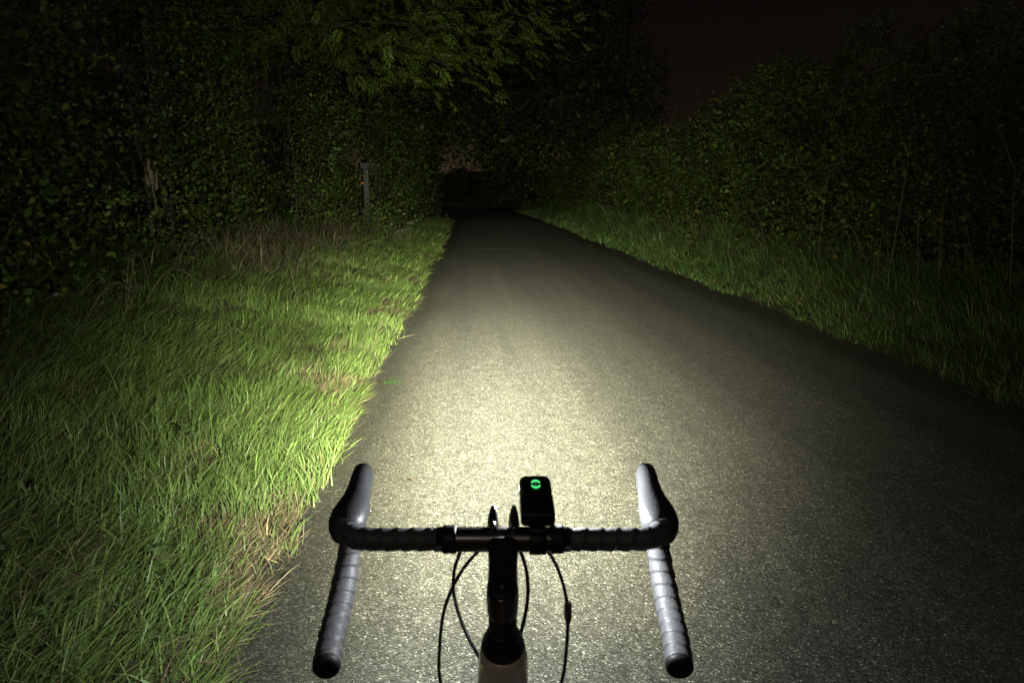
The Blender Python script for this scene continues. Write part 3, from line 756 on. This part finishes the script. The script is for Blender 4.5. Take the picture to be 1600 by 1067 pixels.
left_shrubs = [  # t offset behind front, y, half width, half depth, height
    (-.60, 4.6, 1.5, 1.1, 3.3, 'broad leafy bush at the far left edge, nearest the camera'),
    (-1.35, 7.2, 1.5, 1.1, 3.9, 'dense dark bush with a pale broken branch stub in it'),
    (-.6, 9.8, 1.5, 1.0, 4.1, 'leafy bush with red hips behind the brown dead grass'),
    (-1.2, 12.4, 1.5, 1.0, 3.9, 'bush just left of the grey post'),
    (-.6, 15.4, 1.5, 1.0, 3.6, 'small leaved bush right behind the grey post'),
    (-1.15, 18.6, 1.7, 1.1, 3.6, 'rounded bush behind the white wildflowers'),
    (-.9, 22.4, 2.0, 1.2, 4.0, 'bush leaning over the left road edge where the lane darkens'),
    (-1.0, 27.5, 2.6, 1.3, 4.6, 'last dimly lit bush on the left before the dark tunnel')]
for i, (dt, y, w, dp, h, lab) in enumerate(left_shrubs):
    t_ = float(left_front(y)) + dt
    L_ = (.050, .052, .052, .052, .056, .064, .075, .10)[i]
    root, P, O = shrub('bush', lab, t_, y, w, dp, h, (250, 220, 200, 170, 150, 120, 90, 60)[i], L_, np.array(LEAF) * (.68, .66, .68, .78, .84, .86, .85, .8)[i], 'bushes along the left verge', 'bush')
    root.rotation_euler.z = R(90 + 3.5) + (R(-12) if 9 < y < 28 else 0)
    root.rotation_euler.z = R(-86.5) + (R(5) if 9 < y < 28 else 0)
    if i == 2:
        hip = mesh_py('hip', *lathe([(.001, -.008), (.005, -.006), (.0065, 0), (.005, .007), (.002, .010)], (0, 0, 0), (0, 0, 1), 10), M['berry'])
        sel = np.where((O[:, 1] < -.2) & (P[:, 2] < 2.2))[0]
        for q in rng.choice(sel, 14, replace=False): link('hip', hip, None, root, tuple(P[q] + O[q] * .16))

# right hedge
def right_hedge():
    y0, y1 = 3.0, 46.0
    root = tag(empty('hedge', gpt(4.9, 12)), 'tall unclipped field hedge along the right side of the lane', 'hedge')
    ro = np.array(root.location)
    c = Cloud()
    def pts(n, back=False):
        yv = np.linspace(y0, y1, 300); w = np.minimum(1, (8 / yv) ** 1.0); cc = np.cumsum(w); cc /= cc[-1]
        y = np.interp(rng.random(n), cc, yv)
        htop = 3.2 + 1.1 * (vnoise(y * .45, y * 0 + 4) - .5) + .8 * (vnoise(y * 1.3, y * 0 + 8) - .5)
        v = rng.random(n) ** .85; z = v * htop
        bulge = 1.0 * (vnoise(y * .7 + 3, z * .8) - .5) + .6 * (vnoise(y * 1.9, z * 1.9 + 7) - .5)
        tt = 4.25 + .25 * (v - .5) ** 2 - bulge + .55 * sstep(.82, 1.0, v) + np.abs(rng.normal(0, .18, n))
        if back: tt = tt + .25 + 1.1 * rng.random(n)
        return tt, y, z
    n = 9800; tt, y, z = pts(n)
    hole = vnoise(y * 1.1 + 13, z * 1.4) ; k = hole > .28 + .14 * rng.random(n); tt, y, z = tt[k], y[k], z[k]; n = len(y)
    P = np.stack([cx(y) + tt, y, zg(tt, y) + z], 1) - ro
    O = unit(np.stack([-np.ones(n), -.5 + rng.normal(0, .3, n), .35 + rng.normal(0, .3, n)], 1))
    LL = .056 * np.clip(y / 9, 1, 2.2)
    clumps(c, P, O, 9, .12 * np.clip(y / 12, 1, 1.6), LL, LEAF, yellow=.05, droop=.25, wratio=.66)
    n = 5200; tt, y, z = pts(n, True); P = np.stack([cx(y) + tt, y, zg(tt, y) + z * .97], 1) - ro
    clumps(c, P, unit(rng.normal(0, 1, (n, 3)) + np.array([-1, 0, 0])), 8, .20, .085 * np.clip(y / 10, 1, 2), np.array(LEAF) * .9, fine=False)
    f = c.build('foliage', M['leaf'], root); f['kind'] = 'stuff'
    for k in range(26):                                   # upright stems inside
        y = 3.5 + 30 * (k / 26) ** 1.4; a = np.array(gpt(4.6 + rng.uniform(0, .5), y, -.1)) - ro; b_ = a + np.array([rng.uniform(-.3, .3), rng.uniform(-.6, .6), rng.uniform(2.2, 3.2)])
        mb = MB(); mb.add(*tube(wobble(a, b_, 8, .1), np.linspace(.03, .008, 8), 6)); mb.build('stem', M['bark'], root)
    for k in range(30):                                   # shoots standing out of the top
        y = 5 + 17 * rng.random(); hh = rng.uniform(.35, 1.1)
        a = np.array([float(cx(y)) + 4.7 + rng.uniform(-.3, .6), y, 3.3 + rng.uniform(-.2, .1)]) - ro; b_ = a + np.array([rng.uniform(-.2, .15), rng.uniform(-.2, .2), hh])
        p = wobble(a, b_, 7, .06); cl = Cloud(); m = int(18 + 26 * hh)
        u = rng.random(m); q = np.stack([np.interp(u, np.linspace(0, 1, 7), p[:, j]) for j in range(3)], 1)
        D = unit(rng.normal(0, 1, (m, 3)) * np.array([1, 1, .4]) + np.array([0, 0, .25]))
        cl.add(*leaf_mesh(q, D, rng.normal(0, .4, (m, 3)) + np.array([0, 0, 1]), .06, .035, leaf_tint(m, LEAF, .3)))
        tv, tf = tube(p, np.linspace(.005, .0015, 7), 3, cap=False); tri = np.array([[f_[0], f_[1], f_[2]] for f_ in tf] + [[f_[0], f_[2], f_[3]] for f_ in tf])
        cl.add(np.array(tv), tri, np.tile(np.array([[.10, .09, .05]]), (len(tv), 1)))
        cl.build('shoot', M['leaf'], root)
right_hedge()

# ash tree whose pinnate leaves hang over the lane from the left
def compound(cloud, P, D, L, base, pairs=5):
    """pinnate leaves: rachis from P along D, paired leaflets"""
    n = len(P); D = unit(D); up_ = np.tile([[0, 0, 1.0]], (n, 1)) + rng.normal(0, .45, (n, 3)); S = unit(np.cross(D, up_)); N = np.cross(S, D)
    tw = np.exp(rng.normal(0, .25, (n, 1)))
    for j in range(pairs + 1):
        u = .25 + .75 * j / pairs; Q = P + D * (L * u)[:, None] - N * (L * .15 * u * u)[:, None]
        for s in ((-1, 1) if j < pairs else (0,)):
            d = D * .55 + S * s * .85 + rng.normal(0, .10, (n, 3)) - np.array([0, 0, .2])
            ll = L * (.42 - .10 * abs(u - .55)) * (.85 + .3 * rng.random(n))
            cloud.add(*leaf_mesh(Q, d, N + rng.normal(0, .15, (n, 3)), ll, ll * .34, leaf_tint(n, base, .18, .01) * tw, fine=True))

def ash_tree():
    b0 = np.array(gpt(-6.6, 11.5)); root = tag(empty('ash_tree', tuple(b0)), 'ash tree on the left whose feathery branches overhang the lane', 'tree')
    trunk = wobble((0, 0, -.2), (.5, .3, 7.5), 10, .05)
    mb = MB(); mb.add(*tube(trunk, np.linspace(.24, .10, 10), 12)); tk = mb.build('trunk', M['bark'], root)
    cl = Cloud()
    # limb ends given as world points (x, y, z): the fringe seen above the lane
    ends = [(.95, 12.2, 4.15), (.55, 12.0, 4.7), (.75, 11.8, 3.85), (.2, 11.9, 3.75), (-.10, 11.2, 4.05), (-.45, 11.8, 4.6), (-.6, 10.8, 3.75), (-.55, 12.6, 3.45), (-1.0, 11.4, 3.35), (-1.2, 12.2, 4.2), (-1.5, 10.6, 4.5), (-1.7, 11.6, 3.55), (-2.0, 12.4, 4.9),
            (-2.3, 10.9, 3.9), (-2.6, 11.8, 4.6), (-2.9, 10.4, 4.4), (-3.2, 11.3, 5.2), (-3.4, 10.2, 3.9), (-3.8, 10.8, 4.8), (-1.3, 11.0, 5.2), (-.2, 12.6, 5.4), (.2, 11.6, 5.6), (-2.2, 11.2, 5.6), (-4.2, 9.8, 4.6), (-1.6, 13.2, 3.3), (-2.2, 13.6, 3.1), (-.9, 13.4, 3.9)]
    for k, e in enumerate(ends):
        e = np.array(e) - b0; st = trunk[rng.integers(3, 8)]
        m = st + (e - st) * .5 + np.array([0, 1.0, .35]); p = smooth_path([st, m, e], 12); p[1:-1] += rng.normal(0, .05, (10, 3))
        mb = MB(); mb.add(*tube(p, np.linspace(.016, .004, 12), 6)); mb.build('limb', M['bark'], root)
        nn = 74
        ctr = p[rng.integers(3, 12, nn)] + rng.normal(0, .24, (nn, 3)) * np.array([1, 1, .8])
        D = unit((ctr - p[7]) * .8 + rng.normal(0, .6, (nn, 3)) + np.array([.35, -.15, -.25]))
        compound(cl, ctr, D, .20 + .10 * rng.random(nn), np.array([.078, .114, .016]))
    f = cl.build('crown', M['ash'], root); f['kind'] = 'stuff'
ash_tree()

def tree(name, label, x, y, trunk_h, lobes, k, leafL, base, group, per=10, z0=None, tr=.22):
    z = float(zg(x - cx(y), y)); root = tag(empty(name, (x, y, z)), label, 'tree', group)
    top_ = np.array([rng.uniform(-.4, .4), rng.uniform(-.4, .4), trunk_h])
    mb = MB(); p = wobble((0, 0, -.3), top_, 9, .05); mb.add(*tube(p, np.linspace(tr, tr * .4, 9), 10)); mb.build('trunk', M['bark'], root)
    lb = [((c[0] - x, c[1] - y, c[2] - z), r) for c, r in lobes]
    for c, r in lb:
        mb = MB(); st = p[rng.integers(3, 8)]; mb.add(*tube(wobble(st, c, 7, .12), np.linspace(tr * .4, .02, 7), 6)); mb.build('limb', M['bark'], root)
    P, O = lobes_surface(lb, k, .09); c_ = Cloud()
    clumps(c_, P, O, per, .26, leafL, base, fine=False, var=.3, yellow=0, droop=.45)
    vol = rng.choice(len(lb), k // 2); Q = np.array([lb[i][0] for i in vol]) + unit(rng.normal(0, 1, (k // 2, 3))) * np.array([lb[i][1] for i in vol]) * (rng.random((k // 2, 1)) ** .5) * .9
    clumps(c_, Q, unit(rng.normal(0, 1, (len(Q), 3))), 5, .35, leafL * 1.5, np.array(base) * .9, fine=False, yellow=0)
    f = c_.build('crown', M['leaf'], root); f['kind'] = 'stuff'

def blob(n, cxr, cyr, czr, rr):
    return [((rng.uniform(*cxr), rng.uniform(*cyr), rng.uniform(*czr)), tuple(rng.uniform(*rr, 3) * np.array([1, 1, .8]))) for _ in range(n)]
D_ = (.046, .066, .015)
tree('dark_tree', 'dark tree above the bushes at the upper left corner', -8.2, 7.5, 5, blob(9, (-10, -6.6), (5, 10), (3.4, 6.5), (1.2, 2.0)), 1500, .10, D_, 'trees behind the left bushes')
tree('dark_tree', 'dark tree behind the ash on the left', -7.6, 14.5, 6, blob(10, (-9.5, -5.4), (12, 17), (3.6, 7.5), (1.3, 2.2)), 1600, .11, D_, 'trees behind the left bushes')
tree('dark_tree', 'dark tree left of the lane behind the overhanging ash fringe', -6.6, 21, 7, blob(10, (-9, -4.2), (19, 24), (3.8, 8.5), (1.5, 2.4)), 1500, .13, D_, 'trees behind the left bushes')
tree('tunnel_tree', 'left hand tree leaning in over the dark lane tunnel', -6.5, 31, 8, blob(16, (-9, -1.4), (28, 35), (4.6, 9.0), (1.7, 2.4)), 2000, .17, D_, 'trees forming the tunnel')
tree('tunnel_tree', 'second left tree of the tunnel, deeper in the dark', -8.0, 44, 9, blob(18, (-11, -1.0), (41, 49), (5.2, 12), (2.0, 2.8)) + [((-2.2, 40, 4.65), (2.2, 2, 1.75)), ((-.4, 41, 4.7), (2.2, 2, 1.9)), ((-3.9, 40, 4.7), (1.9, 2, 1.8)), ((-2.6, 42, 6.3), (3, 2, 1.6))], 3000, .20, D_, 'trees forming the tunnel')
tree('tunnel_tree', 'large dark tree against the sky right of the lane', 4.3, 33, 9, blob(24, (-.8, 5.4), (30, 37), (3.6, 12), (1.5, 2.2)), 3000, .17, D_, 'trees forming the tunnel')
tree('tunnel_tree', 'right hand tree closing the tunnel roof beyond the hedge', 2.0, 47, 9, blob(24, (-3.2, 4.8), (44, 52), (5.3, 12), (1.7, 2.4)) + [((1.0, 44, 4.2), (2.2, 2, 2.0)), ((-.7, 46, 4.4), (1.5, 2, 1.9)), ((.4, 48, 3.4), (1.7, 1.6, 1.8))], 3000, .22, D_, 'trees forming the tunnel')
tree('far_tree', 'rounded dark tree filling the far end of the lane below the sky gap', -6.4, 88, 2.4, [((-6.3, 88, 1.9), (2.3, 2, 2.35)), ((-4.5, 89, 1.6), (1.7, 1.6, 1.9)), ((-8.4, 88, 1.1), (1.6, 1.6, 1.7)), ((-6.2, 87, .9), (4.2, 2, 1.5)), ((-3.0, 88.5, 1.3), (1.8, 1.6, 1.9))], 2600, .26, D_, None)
# growth at the tunnel's sides
for (t_, y, w, dp, h, lab) in [(-4.3, 36, 4.0, 1.6, 5.5, 'black bush on the left at the mouth of the dark tunnel'), (-5.0, 48, 6.0, 2.0, 6.5, 'furthest black bush on the left inside the tunnel'),
                               (-5.6, 66, 9.0, 2.5, 6.5, 'far black thicket left of the sky gap'),
                               (4.0, 50, 6.0, 1.8, 6.0, 'black bush on the right beyond the end of the hedge'), (4.2, 68, 9.0, 2.2, 8.5, 'far black thicket right of the sky gap')]:
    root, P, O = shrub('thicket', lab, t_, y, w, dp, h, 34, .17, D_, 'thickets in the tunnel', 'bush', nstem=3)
    root.rotation_euler.z = R(-86.5 if t_ < 0 else 93.5)

# ------------------------------------------------------------------ post, pole, small plants
pr = tag(empty('timber_post', gpt(-4.02, 17.5, .22)), 'weathered grey square timber post with a black cap, in the left bushes', 'post')
pr.rotation_euler.z = R(24)
def box(mb, c, h, bev=.006):
    x, y, z = c; a, b_, d = h; rings = []
    for zz, s_ in ((-d, .9), (-d + bev, 1), (d - bev, 1), (d, .93)):
        rings.append([np.array([x + sx * (a * s_), y + sy * (b_ * s_), z + zz]) for sx, sy in ((-1, -1), (1, -1), (1, 1), (-1, 1))])
    mb.add(*loft(rings))
mb = MB(); box(mb, (0, 0, .55), (.060, .060, .95)); mb.build('shaft', M['post'], pr, False)
mb = MB(); box(mb, (-.03, 0, 1.57), (.10, .09, .08), .012); mb.build('cap', M['matt'], pr, False)
mb = MB(); box(mb, (-.095, -.03, 1.16), (.030, .012, .014), .004); mb.build('reflector', M['amber'], pr, False)

up_ = tag(empty('utility_pole', gpt(1.05 - 0.0, 52)), 'thin dark pole standing far down the lane against the sky gap', 'pole')
up_.location = (-.0655 * 84, 84, .2)
mb = MB(); mb.add(*tube([(0, 0, -.2), (0, 0, 3), (.02, 0, 7.5)], [.11, .10, .08], 12)); mb.build('shaft', M['bark'], up_)
mb = MB(); box(mb, (0, 0, 6.9), (.7, .05, .06)); mb.build('crossarm', M['bark'], up_, False)

rl, _, _ = shrub('bush', 'low leafy shrub hiding the foot of the grey post', -3.98, 16.6, .75, .35, .85, 320, .055, np.array(LEAF) * .85, 'bushes along the left verge', 'bush', nstem=3)
rl.rotation_euler.z = R(-30)

# pale broken branch stub
sb_loc = np.array([-3.62, 7.05, 1.55])
sb = tag(empty('broken_branch', tuple(sb_loc)), 'pale splintered branch stub hanging in the dark left bush', 'branch')
mb = MB(); mb.add(*tube(wobble((.0, 0, -.35), (0.01, 0, .0), 5, .1), [.006, .006, .007, .008, .010], 6)); mb.build('twig', M['twig'], sb)
mb = MB()
for (dx, dz, ln, r_) in ((0, 0, .24, .030), (.03, -.06, .14, .022), (-.035, -.02, .12, .024), (.045, .05, .10, .014), (-.01, .1, .16, .018)):
    mb.add(*tube(wobble((dx, 0, dz - .06), (dx * 1.6 + .01, -.02, dz + ln - .06), 5, .25), np.array([.5, 1, .8, .5, .08]) * r_, 6))
mb.build('splinter', M['deadwood'], sb, False)

# white wildflowers by the post
fl_mesh = mesh_py('flower', *lathe([(.002, -.008), (.012, -.002), (.026, .004), (.014, .007), (.001, .008)], (0, 0, 0), (0, 0, 1), 7), M['petal'], False)
wf = tag(empty('wildflower', gpt(-3.45, 17.3)), 'spray of small white wildflowers right of the grey post', 'flower')
for k in range(30):
    a = np.array([rng.uniform(-.35, .5), rng.uniform(-.2, .2), -.02]); hh = rng.uniform(.25, .85); e = a + np.array([rng.uniform(-.1, .35), rng.uniform(-.25, .1), hh])
    mb = MB(); mb.add(*tube(wobble(a, e, 5, .1), [.005, .004, .004, .003, .002], 5)); mb.build('stalk', M['stem'], wf)
    o = link('flower', fl_mesh, None, wf, tuple(e)); o.rotation_euler = (rng.uniform(.3, 1.2), rng.uniform(-.5, .5), rng.uniform(0, 6)); s_ = rng.uniform(.7, 1.3); o.scale = (s_, s_, s_)

# a curved leaf blade reused for docks, brambles and sprigs
def big_leaf_mesh(name, L, Wd, col, lobes=0.0, droop=.25):
    n = 7; V, F = [], []
    for i in range(n + 1):
        u = i / n; w = Wd * .5 * (math.sin(math.pi * min(1, u * .93 + .05)) ** .8) * (1 + lobes * (.5 - (i % 2))); z = -droop * L * u * u
        V += [(-w, u * L, z + w * .35), (0, u * L, z), (w, u * L, z + w * .35)]
    for i in range(n): F += [(3 * i, 3 * i + 1, 3 * i + 4, 3 * i + 3), (3 * i + 1, 3 * i + 2, 3 * i + 5, 3 * i + 4)]
    c = np.tile(np.array([col]), (len(V), 1)) * (1 + np.random.default_rng(1).normal(0, .12, (len(V), 1)))
    me = mesh_np(name, np.array(V), np.array(F), M['leaf'], c, smooth=True); return me
dock_m = [big_leaf_mesh('leaf', .075, .042, (.15, .22, .075)), big_leaf_mesh('leaf', .062, .050, (.15, .23, .08), 0, .5)]
docks = [(-2.62, 2.28, 'pale round leaved weed in the grass beside the left bar end'), (-3.35, 2.75, 'broad leaved dock in the darker grass at lower left'), (-3.15, 2.25, 'dock rosette near the bottom left corner of the verge'),
         (-3.65, 3.6, 'dock rosette in mid verge grass at left'), (-2.75, 1.85, 'dock leaves at the bottom edge of the verge'), (-2.9, 3.3, 'small dock among the brightest verge grass')]
for (t_, y, lab) in docks:
    rt_ = tag(empty('dock_plant', gpt(t_, y, .06)), lab, 'weed', 'broad leaved weeds in the left verge')
    for k in range(4):
        o = link('leaf', dock_m[k % 2], None, rt_); o.rotation_euler = (R(rng.uniform(15, 45)), R(rng.uniform(-15, 15)), k * 1.6 + rng.uniform(-.4, .4)); s_ = rng.uniform(.55, .85); o.scale = (s_, s_, s_); o.location = (0, 0, rng.uniform(.0, .05))
sprig_m = big_leaf_mesh('leaf', .055, .026, (.075, .17, .03), .3)
sg = tag(empty('weed_sprig', gpt(-2.12, 4.95, .02)), 'small fresh green weed sprig lying over the left road edge', 'weed')
for k in range(7):
    o = link('leaf', sprig_m, None, sg, (k * .018, 0, .012 + .004 * (k % 3))); o.rotation_euler = (R(15), 0, R(-90 + (60 if k % 2 else -60) * (k < 6)))

# brambles with yellowing leaves at the foot of the right hedge
bm = [big_leaf_mesh('leaf', .085, .062, (.15, .19, .035), .25), big_leaf_mesh('leaf', .085, .062, (.26, .23, .05), .25), big_leaf_mesh('leaf', .075, .055, (.085, .13, .03), .25)]
for (t_, y, n, lab) in [(3.30, 14.3, 30, 'yellowing bramble low in the right hedge, the brightest one'), (3.55, 12.0, 26, 'bramble spray with pale leaves right of the brightest yellow bramble'), (3.45, 17.2, 24, 'bramble with yellow tinged leaves further along the right hedge foot'),
                        (3.75, 9.0, 20, 'dim bramble in the right hedge near the tall dead stalks'), (3.75, 7.0, 14, 'dark bramble at the hedge foot near the right picture edge'),
                        (-4.35, 5.6, 30, 'dark bramble arching out of the nearest left bush'), (-4.75, 7.9, 30, 'bramble canes at the foot of the left bush with the broken branch'), (-4.6, 10.4, 24, 'bramble tangled into the brown dead grass on the left')]:
    rt_ = tag(empty('bramble', gpt(t_, y)), lab, 'bramble', 'brambles along the lane'); rt_.rotation_euler.z = R(180) if t_ < 0 else 0
    for q in range(4):
        a = np.array([.15, rng.uniform(-.5, .5), 0]); e = np.array([rng.uniform(-.45, -.1), a[1] + rng.uniform(-.7, .4), rng.uniform(.1, .5)])
        p = smooth_path([a, (a + e) / 2 + np.array([-.05, 0, rng.uniform(.4, .8) * (1 if t_ > 0 else .6)]), e], 12); mb = MB(); mb.add(*tube(p, np.linspace(.0045, .0015, 12), 5)); mb.build('cane', M['twig'], rt_)
        for k in range(n // 4):
            pt = p[rng.integers(3, 12)]; o = link('leaf', bm[rng.choice(3, p=[.45, .3, .25] if t_ > 0 else [.1, .02, .88])], None, rt_, tuple(pt + rng.normal(0, .04, 3))); o.rotation_euler = (R(rng.uniform(-30, 50)), R(rng.uniform(-40, 40)), R(rng.uniform(40, 230))); s_ = rng.uniform(.9, 1.6) * (1 if t_ > 0 else .6); o.scale = (s_,) * 3

# tall dead stalks along the right hedge
for (t_, y, hh, lean, lab) in [(3.85, 8.6, 1.75, -.25, 'forked pale dead stalk rising in front of the right hedge'), (3.8, 6.55, 1.35, .12, 'straight dead stalk near the right picture edge'), (3.95, 10.6, 1.3, -.2, 'short leaning dead stalk above the yellow bramble'),
                               (3.8, 7.6, 1.0, .0, 'upright dead stalk between the forked one and the right edge'), (3.7, 5.9, .95, .3, 'slanting dead stalk furthest right'), (3.9, 8.1, .85, .05, 'low dead stalk beside the forked one')]:
    rt_ = tag(empty('dead_stalk', gpt(t_, y)), lab, 'plant stalk', 'dead stalks along the right hedge')
    e = np.array([-.08, lean, hh]); p = wobble((0, 0, -.02), e, 8, .04); mb = MB(); mb.add(*tube(p, np.linspace(.0055, .002, 8), 6)); mb.build('stalk', M['straw'], rt_)
    for q in range(3 if hh > 1.2 else 1):
        i = 5 + q % 3; d = np.array([rng.uniform(-.15, .05), rng.choice([-1, 1]) * rng.uniform(.12, .3), rng.uniform(.2, .45)]); mb = MB(); mb.add(*tube(wobble(p[min(i, 7)], p[min(i, 7)] + d, 5, .08), np.linspace(.004, .0015, 5), 5)); mb.build('side_stalk', M['straw'], rt_)

# thistle like ragged plant under the forked stalk
th_m = big_leaf_mesh('leaf', .20, .075, (.19, .22, .13), .9, .5)
tr_ = tag(empty('thistle', gpt(3.62, 8.45)), 'ragged grey green thistle below the forked dead stalk', 'weed')
mb = MB(); mb.add(*tube([(0, 0, 0), (-.02, .02, .35), (.0, 0, .75)], [.009, .007, .004], 6)); mb.build('stalk', M['stem'], tr_)
for k in range(12):
    o = link('leaf', th_m, None, tr_, (0, 0, .12 + .055 * k)); o.rotation_euler = (R(rng.uniform(10, 40)), 0, k * 2.4); s_ = 1.15 - .05 * k; o.scale = (s_, s_, s_)

# straw stem lying across the lane, and scattered litter leaves by the left edge
st = tag(empty('straw_stem', (float(cx(17.2)) - .75, 17.2, .018)), 'thin pale straw lying across the lane', 'straw')
mb = MB(); mb.add(*tube([(-.62, .0, 0), (-.2, .01, .001), (.3, -.005, .001), (.62, .02, 0)], .0014, 6)); mb.build('stem', M['twig'], st)
lit = big_leaf_mesh('fallen_leaf', .055, .038, (.085, .058, .030), 0, .3)
for (t_, y, lab) in [(-2.05, 2.75, 'curled brown leaf on the asphalt by the left road edge'), (-1.95, 6.3, 'brown leaf on the asphalt beside the bright verge'), (-2.45, 2.42, 'reddish brown leaf lying in the worn grass at lower left')]:
    x_, y_, z_ = gpt(t_, y); o = link('fallen_leaf', lit, None, None, (x_, y_, max(z_, .0) + .016)); o.rotation_euler = (R(8), R(12), rng.uniform(0, 6)); tag(o, lab, 'leaf', 'fallen leaves')

ORD = ['nearest', 'second nearest', 'third nearest', 'fourth nearest', 'fifth nearest', 'sixth nearest', 'seventh nearest', 'eighth nearest', 'farthest']
for side, nn, y0, y1 in ((-1, 9, 2.4, 11), (1, 7, 5, 12)):
    for k, y in enumerate(np.sort(rng.uniform(y0, y1, nn))):
        t_ = side * rng.uniform(1.7, 2.12); y = float(y)
        o = link('fallen_leaf', lit, None, None, (float(cx(y)) + t_, y, .016)); o.rotation_euler = (R(rng.uniform(-10, 14)), R(rng.uniform(-14, 14)), rng.uniform(0, 6)); s_ = rng.uniform(.45, 1.0); o.scale = (s_,) * 3
        w_ = ORD[k] if k < nn - 1 else 'farthest'
        tag(o, 'small brown leaf, %s of the row littering the %s margin of the asphalt' % (w_, 'left' if side < 0 else 'right'), 'leaf', 'leaf litter on the road margins')
